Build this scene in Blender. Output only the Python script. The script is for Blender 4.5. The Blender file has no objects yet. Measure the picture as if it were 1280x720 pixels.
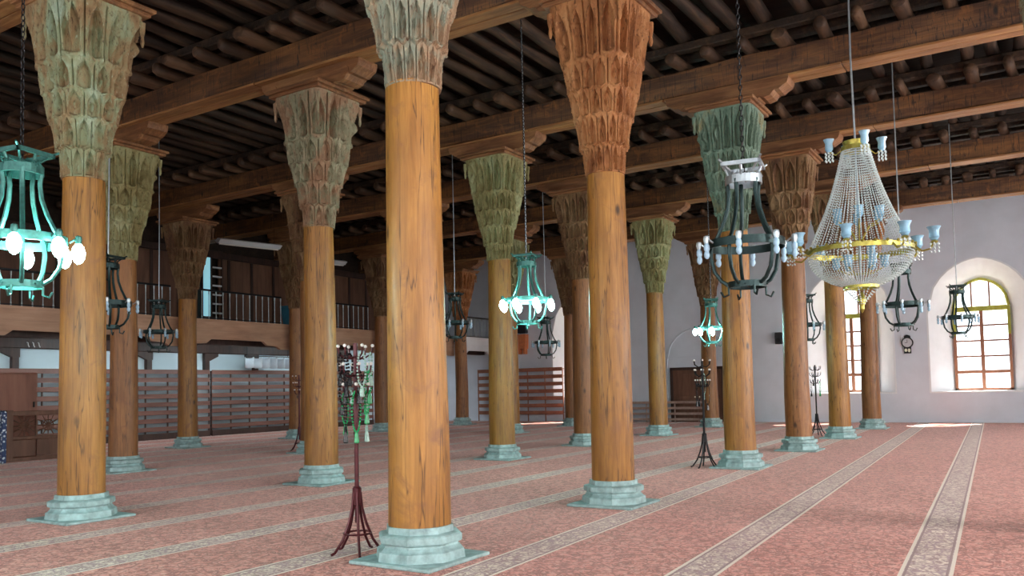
import bpy, math, random
import numpy as np
from mathutils import Vector, Matrix
random.seed(7); rng = np.random.RandomState(7)
PI = math.pi
C = bpy.context.scene.collection
sc = bpy.context.scene

# ------------------------------------------------------------------ materials
def mat(name): 
    m = bpy.data.materials.new(name); m.use_nodes = True
    nt = m.node_tree; b = nt.nodes['Principled BSDF']; return m, nt, b
def N(nt, t, **k):
    n = nt.nodes.new(t)
    for a, v in k.items():
        if a == 'inp':
            for i, x in v.items(): n.inputs[i].default_value = x
        else: setattr(n, a, v)
    return n
def L(nt, a, b): nt.links.new(a, b)
def coords(nt, scale=(1,1,1), kind='Object', rand=True):
    tc = N(nt, 'ShaderNodeTexCoord'); mp = N(nt, 'ShaderNodeMapping'); mp.inputs['Scale'].default_value = scale
    if rand:
        oi = N(nt, 'ShaderNodeObjectInfo'); vm = N(nt, 'ShaderNodeVectorMath', operation='SCALE'); vm.inputs[0].default_value = (37., 53., 29.)
        L(nt, oi.outputs['Random'], vm.inputs['Scale']); L(nt, vm.outputs[0], mp.inputs['Location'])
    L(nt, tc.outputs[kind], mp.inputs['Vector']); return mp.outputs[0]
def ramp(nt, fac, stops):
    r = N(nt, 'ShaderNodeValToRGB'); e = r.color_ramp.elements
    while len(e) < len(stops): e.new(0.5)
    for i, (p, c) in enumerate(stops): e[i].position = p; e[i].color = (*c, 1)
    L(nt, fac, r.inputs[0]); return r.outputs[0]
def noise(nt, vec, scale, detail=6, rough=.6, dist=0.):
    n = N(nt, 'ShaderNodeTexNoise', inp={'Scale': scale, 'Detail': detail, 'Roughness': rough, 'Distortion': dist}); L(nt, vec, n.inputs['Vector']); return n.outputs[0]
def mixc(nt, f, a, b, mode='MIX'):
    m = N(nt, 'ShaderNodeMix', data_type='RGBA', blend_type=mode)
    for s, v in ((m.inputs[0], f), (m.inputs[6], a), (m.inputs[7], b)):
        if hasattr(v, 'node'): L(nt, v, s)
        else: s.default_value = v if isinstance(v, float) else (*v, 1)
    return m.outputs[2]
def bump(nt, b, h, strength=.4, dist=.02):
    n = N(nt, 'ShaderNodeBump', inp={'Strength': strength, 'Distance': dist}); L(nt, h, n.inputs['Height']); L(nt, n.outputs[0], b.inputs['Normal'])

def plain(name, col, rough=.6, metal=0., var=.25, scale=6., emit=None, es=0., trans=0., bumps=.1):
    m, nt, b = mat(name)
    v = coords(nt); f = noise(nt, v, scale, 5)
    lo = tuple(x*(1-var) for x in col); hi = tuple(min(1, x*(1+var)) for x in col)
    L(nt, ramp(nt, f, [(.3, lo), (.7, hi)]), b.inputs['Base Color'])
    b.inputs['Roughness'].default_value = rough; b.inputs['Metallic'].default_value = metal
    if trans: b.inputs['Transmission Weight'].default_value = trans
    if emit: b.inputs['Emission Color'].default_value = (*emit, 1); b.inputs['Emission Strength'].default_value = es
    if bumps: bump(nt, b, f, bumps)
    return m
def wood(name, dark, mid, light, rough=.6, axis=2, fine=18., bstr=.35, spots=None, knots=False):
    m, nt, b = mat(name)
    s = [fine, fine, fine]; s[axis] = fine*.07
    g = noise(nt, coords(nt, tuple(s)), 1., 5, .62, .6)
    s2 = [2.2, 2.2, 2.2]; s2[axis] = .6
    big = noise(nt, coords(nt, tuple(s2)), 1., 5, .6, .3)
    c = ramp(nt, g, [(.28, dark), (.5, mid), (.74, light)])
    c2 = ramp(nt, big, [(.32, tuple(x*.45 for x in mid)), (.5, mid), (.68, light)])
    c = mixc(nt, .5, c, c2)
    if spots:
        sp = noise(nt, coords(nt, (3., 3., 3.)), 1., 6, .65, .5)
        c = mixc(nt, ramp(nt, sp, [(.55, (0, 0, 0)), (.7, (1, 1, 1))]), c, spots)
    if knots:
        vo = N(nt, 'ShaderNodeTexVoronoi', inp={'Scale': 1.}); L(nt, coords(nt, (2.6, 2.6, 1.3)), vo.inputs['Vector'])
        c = mixc(nt, ramp(nt, vo.outputs['Distance'], [(.05, (1, 1, 1)), (.13, (0, 0, 0))]), c, tuple(x*.5 for x in dark))
        cr = noise(nt, coords(nt, (9., 9., .5)), 1., 3, .5)
        c = mixc(nt, ramp(nt, cr, [(.485, (0, 0, 0)), (.5, (1, 1, 1)), (.515, (0, 0, 0))]), c, tuple(x*.8 for x in dark))
    L(nt, c, b.inputs['Base Color']); b.inputs['Roughness'].default_value = rough
    bump(nt, b, g, bstr, .015); return m
def stonecap(name, cols, bs=.5):
    """weathered carved capital: patches of paint and bare material"""
    m, nt, b = mat(name)
    f = noise(nt, coords(nt, (2.0, 2.0, 1.1)), 1., 6, .62, .7)
    f2 = noise(nt, coords(nt, (26, 26, 10)), 1., 5, .65, .3)
    c = ramp(nt, f, [(.32, cols[0]), (.45, cols[1]), (.56, cols[2]), (.68, cols[3])])
    c = mixc(nt, ramp(nt, f2, [(.34, (.8, .8, .8)), (.44, (0, 0, 0))]), c, tuple(x*.4 for x in cols[0]))
    c = mixc(nt, ramp(nt, f2, [(.6, (0, 0, 0)), (.75, (.7, .7, .7))]), c, tuple(min(1, x*1.45) for x in cols[3]))
    L(nt, c, b.inputs['Base Color']); b.inputs['Roughness'].default_value = .75
    bump(nt, b, f2, bs, .03); return m

M = {}
M['shaft'] = wood('honey_wood', (.13, .055, .010), (.34, .145, .026), (.54, .265, .055), .42, 2, 22., .4, (.27, .115, .035), True)
M['shaft_olive'] = wood('olive_honey_wood', (.15, .07, .012), (.31, .15, .024), (.47, .26, .045), .42, 2, 22., .4, (.26, .15, .024), True)
M['shaft_red'] = wood('red_brown_wood', (.13, .05, .015), (.28, .115, .033), (.44, .20, .062), .45, 2, 22., .4, (.22, .085, .03), True)
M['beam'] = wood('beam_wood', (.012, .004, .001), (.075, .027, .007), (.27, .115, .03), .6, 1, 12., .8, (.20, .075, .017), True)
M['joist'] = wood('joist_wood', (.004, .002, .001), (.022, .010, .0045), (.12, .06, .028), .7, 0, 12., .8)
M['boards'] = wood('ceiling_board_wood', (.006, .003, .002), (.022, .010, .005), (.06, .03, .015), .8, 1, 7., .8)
M['corbel'] = wood('corbel_wood', (.014, .006, .003), (.055, .024, .010), (.19, .10, .05), .7, 0, 10., .8)
M['soffit'] = wood('soffit_board_wood', (.10, .04, .013), (.28, .12, .04), (.55, .30, .11), .55, 1, 14., .5)
M['bolster'] = wood('bolster_wood', (.05, .018, .007), (.20, .08, .028), (.42, .21, .085), .6, 1, 14., .8)
M['cap_green'] = stonecap('green_grey_capital', [(.17, .085, .035), (.25, .16, .075), (.24, .25, .14), (.32, .38, .28)])
M['cap_pink'] = stonecap('mottled_pink_grey_capital', [(.24, .12, .065), (.33, .22, .13), (.22, .25, .19), (.42, .36, .24)])
M['cap_brown'] = stonecap('pale_brown_green_capital', [(.20, .095, .045), (.28, .165, .095), (.21, .20, .12), (.36, .29, .19)])
M['cap_red'] = stonecap('red_wood_capital', [(.20, .07, .022), (.33, .13, .042), (.42, .185, .065), (.50, .26, .11)])
M['cap_olive'] = stonecap('olive_capital', [(.14, .11, .035), (.24, .20, .08), (.28, .27, .13), (.36, .36, .20)])
M['cap_teal'] = stonecap('grey_teal_capital', [(.09, .14, .10), (.13, .20, .145), (.17, .25, .19), (.22, .20, .10)])
M['cap_dark'] = stonecap('dark_brown_capital', [(.09, .035, .014), (.16, .075, .03), (.21, .12, .05), (.30, .19, .10)])
M['stone'] = plain('veined_pale_stone', (.31, .46, .46), .5, 0, .35, 9., bumps=0)
M['plaster'] = plain('lilac_grey_plaster', (.72, .78, .87), .85, 0, .07, .8)
M['white'] = plain('white_plaster', (.84, .88, .92), .8, 0, .04, 2.)
M['bluewhite'] = plain('cool_white_plaster', (.60, .72, .78), .8, 0, .05, 1.)
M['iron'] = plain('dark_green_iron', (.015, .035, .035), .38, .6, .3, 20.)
M['iron_lit'] = plain('iron_painted_lamplight', (.05, .17, .15), .35, .5, .3, 20.)  # lit copy of the iron: teal lamp light painted into its colour
M['blackiron'] = plain('black_iron', (.012, .012, .014), .4, .5, .2, 20.)
M['steel'] = plain('galvanised_steel', (.45, .52, .56), .35, .8, .15, 20.)
M['bulb'] = plain('frosted_bulb', (.38, .58, .74), .25, 0, .08, 10., bumps=0)
M['bulb_lit'] = plain('lit_bulb', (.9, 1, 1), .3, 0, 0, 1., (.55, 1., .95), 45., bumps=0)
M['tube_fill'] = plain('added_fill_tube', (.9, 1, 1), .3, 0, 0, 1., (.8, .95, 1.), 6., bumps=0)
M['gold'] = plain('gold_metal', (.46, .40, .09), .3, .75, .25, 20.)
M['shade'] = plain('blue_glass_shade', (.36, .66, .88), .15, 0, .15, 10., trans=.35, bumps=0)
M['crystal'] = plain('crystal_beads', (.74, .92, .92), .12, .1, .25, 60., trans=.15, bumps=0)
M['gallery'] = wood('gallery_fascia_wood', (.42, .23, .14), (.56, .33, .21), (.66, .42, .28), .5, 0, 8., .15)
M['rackwood'] = wood('rack_wood', (.10, .04, .028), (.18, .078, .058), (.26, .12, .09), .45, 0, 10., .2)
M['farrack'] = wood('far_rack_wood', (.16, .055, .03), (.30, .12, .07), (.42, .2, .12), .45, 1, 10., .2)
M['palerack'] = wood('pale_rack_wood', (.28, .17, .13), (.42, .29, .24), (.56, .42, .36), .5, 1, 10., .2)
M['darkwood'] = wood('dark_wood', (.018, .008, .006), (.045, .02, .014), (.09, .04, .03), .5, 2, 10., .3)
M['panelwood'] = wood('panel_wood', (.07, .03, .018), (.16, .072, .042), (.25, .125, .075), .55, 2, 8., .2)
M['cabinet'] = wood('cabinet_wood', (.20, .07, .045), (.31, .125, .08), (.38, .17, .11), .5, 2, 6., .1)
M['frame'] = wood('window_frame_wood', (.20, .07, .035), (.36, .15, .08), (.48, .24, .14), .45, 2, 10., .2)
M['frame_light_bleed'] = wood('light_bleed_tinted_wood', (.24, .22, .02), (.42, .42, .05), (.56, .56, .10), .45, 2, 10., .2)  # window light bleeding over the upper frame, painted in as yellow green
M['maroon'] = plain('maroon_paint', (.085, .012, .018), .35, .3, .2, 20.)
M['black'] = plain('black_plastic', (.012, .013, .018), .4, 0, .2, 10.)
M['brass'] = plain('pale_brass', (.85, .80, .62), .3, .3, .1, 10.)
M['dial'] = plain('clock_dial', (.62, .63, .68), .4, 0, .05, 10., bumps=0)
M['bluebin'] = plain('blue_plastic', (.05, .24, .36), .4, 0, .1, 10.)
M['orange'] = plain('orange_wood', (.62, .20, .07), .5, 0, .15, 8.)
M['bead_green'] = plain('green_beads', (.03, .38, .14), .25, 0, .3, 30.)
M['bead_pale'] = plain('pale_green_beads', (.45, .68, .60), .25, 0, .3, 30.)
M['bead_black'] = plain('black_beads', (.012, .012, .015), .25, 0, .3, 30.)
M['ball'] = plain('white_hook_tip', (.85, .82, .78), .3, 0, .05, 10.)
M['curtain'] = plain('white_pleated_cloth', (.58, .64, .70), .7, 0, .06, 6.)
M['rail'] = plain('grey_metal_rail', (.50, .58, .60), .4, .5, .2, 10.)
M['ground'] = plain('pale_courtyard_ground', (.55, .53, .48), .9, 0, .2, 1.)
def glassmat():
    m, nt, b = mat('window_glass'); b.inputs['Base Color'].default_value = (1, 1, 1, 1)
    b.inputs['Transmission Weight'].default_value = 0.; b.inputs['Roughness'].default_value = .05
    tr = N(nt, 'ShaderNodeBsdfTransparent'); gl = N(nt, 'ShaderNodeBsdfGlossy', inp={'Roughness': .03}); mx = N(nt, 'ShaderNodeMixShader', inp={0: .06})
    L(nt, tr.outputs[0], mx.inputs[1]); L(nt, gl.outputs[0], mx.inputs[2]); L(nt, mx.outputs[0], nt.nodes['Material Output'].inputs[0]); return m
M['glass'] = glassmat()
M['blueglass'] = plain('bright_blue_window_glass', (.4, .7, .8), .3, 0, .05, 8., (.35, .78, .9), .55, bumps=0)
def patterned():
    m, nt, b = mat('blue_white_cloth')
    vo = N(nt, 'ShaderNodeTexVoronoi', inp={'Scale': 14.}); L(nt, coords(nt), vo.inputs['Vector'])
    L(nt, ramp(nt, vo.outputs['Distance'], [(.25, (.75, .85, .95)), (.45, (.02, .05, .16))]), b.inputs['Base Color']); return m
M['patterned'] = patterned()
def carpet():
    m, nt, b = mat('prayer_carpet')
    geo = N(nt, 'ShaderNodeTexCoord'); sep = N(nt, 'ShaderNodeSeparateXYZ'); L(nt, geo.outputs['Object'], sep.inputs[0])
    X, Y = sep.outputs[0], sep.outputs[1]
    def MT(op, a, b_=0., c_=0.):
        n = N(nt, 'ShaderNodeMath', operation=op)
        for i, v in enumerate((a, b_, c_)):
            if hasattr(v, 'node'): L(nt, v, n.inputs[i])
            else: n.inputs[i].default_value = v
        return n.outputs[0]
    mr = N(nt, 'ShaderNodeMapRange', interpolation_type='SMOOTHSTEP', inp={1: 3.8, 2: 6.8, 3: .042, 4: .004}); L(nt, Y, mr.inputs[0])
    dx = MT('SUBTRACT', X, 7.0); w = MT('SUBTRACT', Y, MT('MULTIPLY', dx, mr.outputs[0]))
    P = 1.715
    k = MT('DIVIDE', MT('SUBTRACT', w, .85 - P/2), P); fr = MT('SUBTRACT', MT('FRACT', k), .5); d = MT('MULTIPLY', MT('ABSOLUTE', fr), P)   # metres from a band's middle
    comb = N(nt, 'ShaderNodeCombineXYZ'); L(nt, X, comb.inputs[0]); L(nt, w, comb.inputs[1])
    v = comb.outputs[0]
    # field motif: scrolling flowers
    n1 = noise(nt, v, 9., 3, .6, 1.6); n2 = noise(nt, v, 22., 3, .6, 1.2)
    vo = N(nt, 'ShaderNodeTexVoronoi', feature='DISTANCE_TO_EDGE', inp={'Scale': 5.5}); L(nt, v, vo.inputs['Vector'])
    big = noise(nt, v, .35, 4, .6)
    base = ramp(nt, n1, [(.43, (.13, .022, .020)), (.5, (.43, .108, .078)), (.57, (.74, .32, .25))])
    base = mixc(nt, ramp(nt, n2, [(.52, (0, 0, 0)), (.6, (1, 1, 1))]), base, (.78, .45, .36))
    base = mixc(nt, ramp(nt, vo.outputs[0], [(.0, (1, 1, 1)), (.05, (0, 0, 0))]), base, (.17, .030, .030))
    base = mixc(nt, .3, base, ramp(nt, big, [(.35, (.34, .095, .058)), (.65, (.56, .18, .15))]))
    band = ramp(nt, noise(nt, v, 14., 3, .6, 1.8), [(.42, (.26, .17, .16)), (.50, (.50, .41, .36)), (.58, (.78, .70, .60))])
    vb = N(nt, 'ShaderNodeTexVoronoi', feature='DISTANCE_TO_EDGE', inp={'Scale': 7.}); L(nt, v, vb.inputs['Vector'])
    band = mixc(nt, ramp(nt, vb.outputs[0], [(.02, (1, 1, 1)), (.08, (0, 0, 0))]), band, (.32, .22, .24))
    inb = MT('LESS_THAN', d, .175); c = mixc(nt, inb, base, band)
    ln = MT('LESS_THAN', MT('ABSOLUTE', MT('SUBTRACT', d, .185)), .015); c = mixc(nt, ln, c, (.78, .72, .62))
    l2 = MT('LESS_THAN', MT('ABSOLUTE', MT('SUBTRACT', d, .155)), .010); c = mixc(nt, l2, c, (.20, .13, .14))
    L(nt, c, b.inputs['Base Color']); b.inputs['Roughness'].default_value = .8
    b.inputs['Sheen Weight'].default_value = .24; b.inputs['Sheen Tint'].default_value = (1., .72, .66, 1); b.inputs['Sheen Roughness'].default_value = .4
    bump(nt, b, n2, .3, .01); return m
M['carpet'] = carpet()

# ------------------------------------------------------------------ geometry helpers
class G:
    """collects vertices and faces for ONE mesh"""
    def __init__(s): s.v = []; s.f = []
    def add(s, vs, fs):
        o = len(s.v); s.v += [tuple(map(float, p)) for p in vs]; s.f += [tuple(i+o for i in f) for f in fs]; return s
    def box(s, x0, x1, y0, y1, z0, z1):
        vs = [(x, y, z) for z in (z0, z1) for y in (y0, y1) for x in (x0, x1)]
        return s.add(vs, [(0, 2, 3, 1), (4, 5, 7, 6), (0, 1, 5, 4), (2, 6, 7, 3), (0, 4, 6, 2), (1, 3, 7, 5)])
    def cbox(s, x0, x1, y0, y1, z0, z1, b):
        """box with chamfered long edges and ends"""
        vs = []; 
        for z, i in ((z0, b), (z0+b, 0), (z1-b, 0), (z1, b)):
            vs += [(x0+i, y0+i, z), (x1-i, y0+i, z), (x1-i, y1-i, z), (x0+i, y1-i, z)]
        fs = [(3, 2, 1, 0), (12, 13, 14, 15)]
        for r in range(3):
            for k in range(4):
                a = r*4+k; c = r*4+(k+1) % 4; fs.append((a, c, c+4, a+4))
        return s.add(vs, fs)
    def lathe(s, prof, n=24, c=(0, 0, 0), cap=True, rot=0.):
        vs = [(c[0]+r*math.cos(rot+2*PI*k/n), c[1]+r*math.sin(rot+2*PI*k/n), c[2]+z) for r, z in prof for k in range(n)]
        fs = [(i*n+k, i*n+(k+1) % n, (i+1)*n+(k+1) % n, (i+1)*n+k) for i in range(len(prof)-1) for k in range(n)]
        if cap: fs += [tuple(reversed(range(n))), tuple(range((len(prof)-1)*n, len(prof)*n))]
        return s.add(vs, fs)
    def tube(s, pts, r, n=8, close=False, cap=True):
        pts = [Vector(p) for p in pts]; m = len(pts); rs = r if isinstance(r, (list, tuple)) else [r]*m
        vs = []; up = None
        for i, p in enumerate(pts):
            t = (pts[(i+1) % m]-pts[(i-1) % m]) if close else (pts[min(i+1, m-1)]-pts[max(i-1, 0)])
            t.normalize()
            if up is None: up = Vector((0, 0, 1)) if abs(t.z) < .9 else Vector((1, 0, 0))
            a = t.cross(up)
            if a.length < 1e-4: a = t.cross(Vector((0, 1, 0)))
            a.normalize(); b = a.cross(t); up = b
            vs += [p+(a*math.cos(2*PI*k/n)+b*math.sin(2*PI*k/n))*rs[i] for k in range(n)]
        e = m if close else m-1
        fs = [(i*n+k, i*n+(k+1) % n, ((i+1) % m)*n+(k+1) % n, ((i+1) % m)*n+k) for i in range(e) for k in range(n)]
        if cap and not close: fs += [tuple(reversed(range(n))), tuple(range((m-1)*n, m*n))]
        return s.add(vs, fs)
    def ring(s, R, r, n=32, c=(0, 0, 0), k=8):
        return s.tube([(c[0]+R*math.cos(2*PI*i/n), c[1]+R*math.sin(2*PI*i/n), c[2]) for i in range(n)], r, k, True)
    def band(s, R, t, z0, z1, n=32):
        """flat hoop: outer radius R, wall t, between two heights"""
        return s.lathe([(R-t, z0), (R, z0), (R, z1), (R-t, z1), (R-t, z0)], n, cap=False)
    def prism(s, poly, axis, a, b):
        """polygon (2-D points, counter-clockwise) extruded along axis 0/1/2 from a to b"""
        def P(p, q): return (q, p[0], p[1]) if axis == 0 else ((p[0], q, p[1]) if axis == 1 else (p[0], p[1], q))
        n = len(poly); vs = [P(p, a) for p in poly]+[P(p, b) for p in poly]
        return s.add(vs, [tuple(reversed(range(n))), tuple(range(n, 2*n))]+[(i, (i+1) % n, n+(i+1) % n, n+i) for i in range(n)])
    def ball(s, c, r, n=6, m=4, sz=1.):
        prof = [(max(1e-4, r*math.sin(PI*i/m)), -r*sz*math.cos(PI*i/m)) for i in range(m+1)]
        return s.lathe(prof, n, c, True)
def mesh(name, g, m, smooth=True, angle=35):
    me = bpy.data.meshes.new(name); me.from_pydata(g.v, [], g.f); me.update()
    me.materials.append(m)
    import bmesh
    bm = bmesh.new(); bm.from_mesh(me); bmesh.ops.recalc_face_normals(bm, faces=bm.faces); bm.to_mesh(me); bm.free()
    if smooth:
        me.polygons.foreach_set('use_smooth', [True]*len(me.polygons))
        try: me.set_sharp_from_angle(angle=math.radians(angle))
        except Exception: pass
    return me
def obj(name, g, m, parent=None, loc=(0, 0, 0), smooth=True, angle=35):
    me = g if isinstance(g, bpy.types.Mesh) else mesh(name, g, m, smooth, angle)
    o = bpy.data.objects.new(name, me); C.objects.link(o); o.location = loc
    if parent: o.parent = parent
    return o
def tag(o, label=None, cat=None, group=None, kind=None):
    if label: o['label'] = label
    if cat: o['category'] = cat
    if group: o['group'] = group
    if kind: o['kind'] = kind
    return o
def empty(name, loc=(0, 0, 0), rz=0., **k):
    o = bpy.data.objects.new(name, None); C.objects.link(o); o.location = loc; o.rotation_euler = (0, 0, rz); o.empty_display_size = .2
    return tag(o, **k)
def struct(name, g, m, **k): return tag(obj(name, g, m, **k), kind='structure')
def copy_tree(o, parent=None):
    c = o.copy(); C.objects.link(c)
    if parent: c.parent = parent; c.matrix_parent_inverse = o.matrix_parent_inverse
    for ch in list(o.children): copy_tree(ch, c)
    return c
def arc(c, R, a0, a1, n, f): return [f(c, R, a0+(a1-a0)*i/n) for i in range(n+1)]

# ------------------------------------------------------------------ camera (principal point below the middle: the photograph is cropped)
F_, YAW, PIT, ROL, SY = 1042.72, math.radians(32.33761), math.radians(2.91961), math.radians(-1.20926), 431.587
Fw = Vector((math.cos(YAW)*math.cos(PIT), math.sin(YAW)*math.cos(PIT), math.sin(PIT)))
R0 = Vector((math.sin(YAW), -math.cos(YAW), 0)); U0 = R0.cross(Fw)
Rv = R0*math.cos(ROL)+U0*math.sin(ROL); Uv = -R0*math.sin(ROL)+U0*math.cos(ROL)
cam = bpy.data.cameras.new('camera'); co = bpy.data.objects.new('camera', cam); C.objects.link(co)
mw = Matrix.Identity(4)
for i in range(3): mw[i][0] = Rv[i]; mw[i][1] = Uv[i]; mw[i][2] = -Fw[i]
mw[2][3] = 1.6
co.matrix_world = mw; cam.sensor_width = 36; cam.lens = F_/1280*36; cam.shift_y = (SY-360)/1280; cam.clip_start = .05; cam.clip_end = 300
sc.camera = co

# ------------------------------------------------------------------ the room
XE, YN, YS, XW, ZT = 34.2, 27.6, -5.5, -4.0, 8.6
struct('floor', G().box(XW-.3, XE+.0, YS, YN, -.2, 0), M['carpet'])
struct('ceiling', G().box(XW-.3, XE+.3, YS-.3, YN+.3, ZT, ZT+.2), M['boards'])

def arch_pts(cy, hw, zs, apex, n=14):
    """left springing over the apex to right springing, a softly pointed arch; y falls"""
    H = apex-zs; out = []
    for i in range(n+1):
        s = -1+2*i/n
        z = zs+H*((1-abs(s)**2.15)**.5*.90+.10*(1-abs(s)))
        out.append((cy-hw*s, z))
    return out[::-1] if out[0][0] > out[-1][0] else out
def opening_wall(name, a0, a1, z1, wins, P, m, th, T):
    """wall face in the plane given by P(a, z, depth) with arched holes; wins: (centre, half width, sill, spring, apex)"""
    g = G(); wins = sorted(wins); a = a0
    def quad(pts, d): g.add([P(x, z, d) for x, z in pts], [tuple(range(len(pts)))])
    for d in (0., T):
        a = a0
        for (c, hw, sill, zs, ap) in wins:
            quad([(a, 0), (c-hw, 0), (c-hw, z1), (a, z1)], d)
            quad([(c-hw, 0), (c+hw, 0), (c+hw, sill), (c-hw, sill)], d) if sill > 0 else None
            A = arch_pts(c, hw, zs, ap)
            for (p, q) in zip(A[:-1], A[1:]): quad([p, q, (q[0], z1), (p[0], z1)], d)
            a = c+hw
        quad([(a, 0), (a1, 0), (a1, z1), (a, z1)], d)
    return struct(name, g, m, smooth=False)
PE = lambda a, z, d: (XE+d, a, z)
PS = lambda a, z, d: (a, YS-d, z)
PW = lambda a, z, d: (XW-d, a, z)
WOUT = [(1.78, 1.66, 1.13, 4.0, 5.92), (6.28, 1.62, 1.13, 4.0, 5.92), (17.78, 1.62, 1.13, 4.0, 5.92)]
def inner(w, k=1.0): c, hw, s, zs, ap = w; return (c, .93, s+.02, 4.22, 5.28)
# far wall (east): front face with the large openings, a thin strip at the back with the small ones
def far_wall():
    g = G(); T = .95
    for d, ws in ((0., WOUT), (T, [inner(w) for w in WOUT])):
        a = YS
        for (c, hw, sill, zs, ap) in sorted(ws):
            for pts in ([(a, 0), (c-hw, 0), (c-hw, ZT), (a, ZT)], [(c-hw, 0), (c+hw, 0), (c+hw, sill), (c-hw, sill)]):
                g.add([PE(x, z, d) for x, z in pts], [(0, 1, 2, 3)])
            A = arch_pts(c, hw, zs, ap)
            for p, q in zip(A[:-1], A[1:]): g.add([PE(*p, d), PE(*q, d), PE(q[0], ZT, d), PE(p[0], ZT, d)], [(0, 1, 2, 3)])
            a = c+hw
        g.add([PE(a, 0, d), PE(YN, 0, d), PE(YN, ZT, d), PE(a, ZT, d)], [(0, 1, 2, 3)])
    return struct('wall_east', g, M['plaster'], smooth=False)
far_wall()
for k, w in enumerate(WOUT):
    A = arch_pts(*[w[i] for i in (0, 1, 3, 4)]); i_ = inner(w); B = arch_pts(*[i_[i] for i in (0, 1, 3, 4)])
    A = [(w[0]-w[1], w[2])]+A+[(w[0]+w[1], w[2])]; B = [(i_[0]-i_[1], i_[2])]+B+[(i_[0]+i_[1], i_[2])]
    g = G(); n = len(A)
    vs = [PE(*p, -.004) for p in A]+[PE(*p, .96) for p in B]
    g.add(vs, [(i, (i+1) % n, n+(i+1) % n, n+i) for i in range(n)])
    # a narrow raised edge around the recess
    A2 = [(w[0]+(p[0]-w[0])*1.035, p[1]+(.05 if 0 < q < n-1 else -.05)) for q, p in enumerate(A)]
    g.add([PE(*p, -.004) for p in A]+[PE(*p, -.004) for p in A2], [(i, (i+1) % n, n+(i+1) % n, n+i) for i in range(n)])
    struct('trim_%d' % (k+1), g, M['white'], smooth=True)
    # the window itself
    W = tag(empty('window_%d' % (k+1), (XE+.90, w[0], i_[2])), kind='structure')
    hw, H0, HS, HA = .93, 0., i_[3]-i_[2], i_[4]-i_[2]
    def bar(y0, y1, z0, z1, t=.05): return G().cbox(-t, t, y0, y1, z0, z1, .008)
    g = G()
    for s in (-1, 1): g.cbox(-.06, .06, min(s*hw, s*(hw-.10)), max(s*hw, s*(hw-.10)), 0, HS*.66, .01)
    g.cbox(-.06, .06, -hw, hw, 0, .09, .01); obj('window_frame', g, M['frame'], W)
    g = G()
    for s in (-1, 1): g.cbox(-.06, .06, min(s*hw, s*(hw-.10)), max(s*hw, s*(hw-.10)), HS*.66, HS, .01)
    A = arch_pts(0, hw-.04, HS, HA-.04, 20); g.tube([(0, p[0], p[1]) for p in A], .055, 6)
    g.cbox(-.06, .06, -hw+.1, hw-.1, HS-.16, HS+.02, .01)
    tag(obj('arched_frame', g, M['frame_light_bleed'], W), label='arched head of the window frame with painted yellow green light bleed')
    g = G().cbox(-.05, .05, -.06, .06, .05, HS-.1, .01).cbox(-.055, .055, -hw+.08, hw-.08, .62, .74, .01); obj('mullion', g, M['frame'], W)
    g = G()
    for z in (1.25, 1.82, 2.38): g.box(-.03, .03, -hw+.08, hw-.08, z-.032, z+.032)
    for y in (-.29, .29): g.box(-.03, .03, y-.03, y+.03, HS, HA-.14)
    obj('glazing_bars', g, M['frame'], W, smooth=False)
    A = arch_pts(0, hw-.05, HS, HA-.05, 16); poly = [(-hw+.05, .03)]+A+[(hw-.05, .03)]
    g = G().add([(.0, p[0], p[1]) for p in poly], [tuple(range(len(poly)))]); obj('pane', g, M['glass'], W, smooth=False)
# blind arch with the door on the far wall
g = G(); A = arch_pts(12.35, 1.35, 2.6, 4.0, 20)
g.tube([PE(12.35-1.35, .9, -.01)]+[PE(*p, -.01) for p in A]+[PE(12.35+1.35, .9, -.01)], .035, 6)
g.box(XE-.04, XE, 11.0, 13.7, 2.72, 2.80); struct('trim_4', g, M['plaster'])
D = tag(empty('door_1', (XE, 12.35, 0)), kind='structure')
g = G().box(-.10, 0, -1.2, -1.08, 0, 2.3).box(-.10, 0, 1.08, 1.2, 0, 2.3).box(-.10, 0, -1.2, 1.2, 2.2, 2.32); obj('door_frame', g, M['darkwood'], D, smooth=False)
for s in (-1, 1):
    y0, y1 = (0.01, 1.08) if s > 0 else (-1.08, -.01)
    g = G().cbox(-.06, -.005, y0, y1, 0, 2.2, .006)
    for z0, z1 in ((.15, .95), (1.1, 2.05)): g.cbox(-.085, -.05, y0+.14, y1-.14, z0, z1, .012)
    lf = obj('door_leaf', g, M['panelwood'], D); obj('door_handle', G().ball((-.11, s*.10, 1.05), .035, 8, 6).box(-.1, -.06, s*.1-.01, s*.1+.01, 1.04, 1.06), M['brass'], lf)
struct('baseboard_east', G().box(XE-.03, XE, YS, YN, 0, .09), M['plaster'], smooth=False)

# north wall: white below, dark timber partition above the gallery
struct('wall_north', G().box(XW, XE+1, YN, YN+.3, 0, 4.0), M['bluewhite'], smooth=False)
struct('wall_north_upper', G().box(XW, XE+1, YN, YN+.3, 4.0, ZT), M['boards'], smooth=False)
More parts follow.
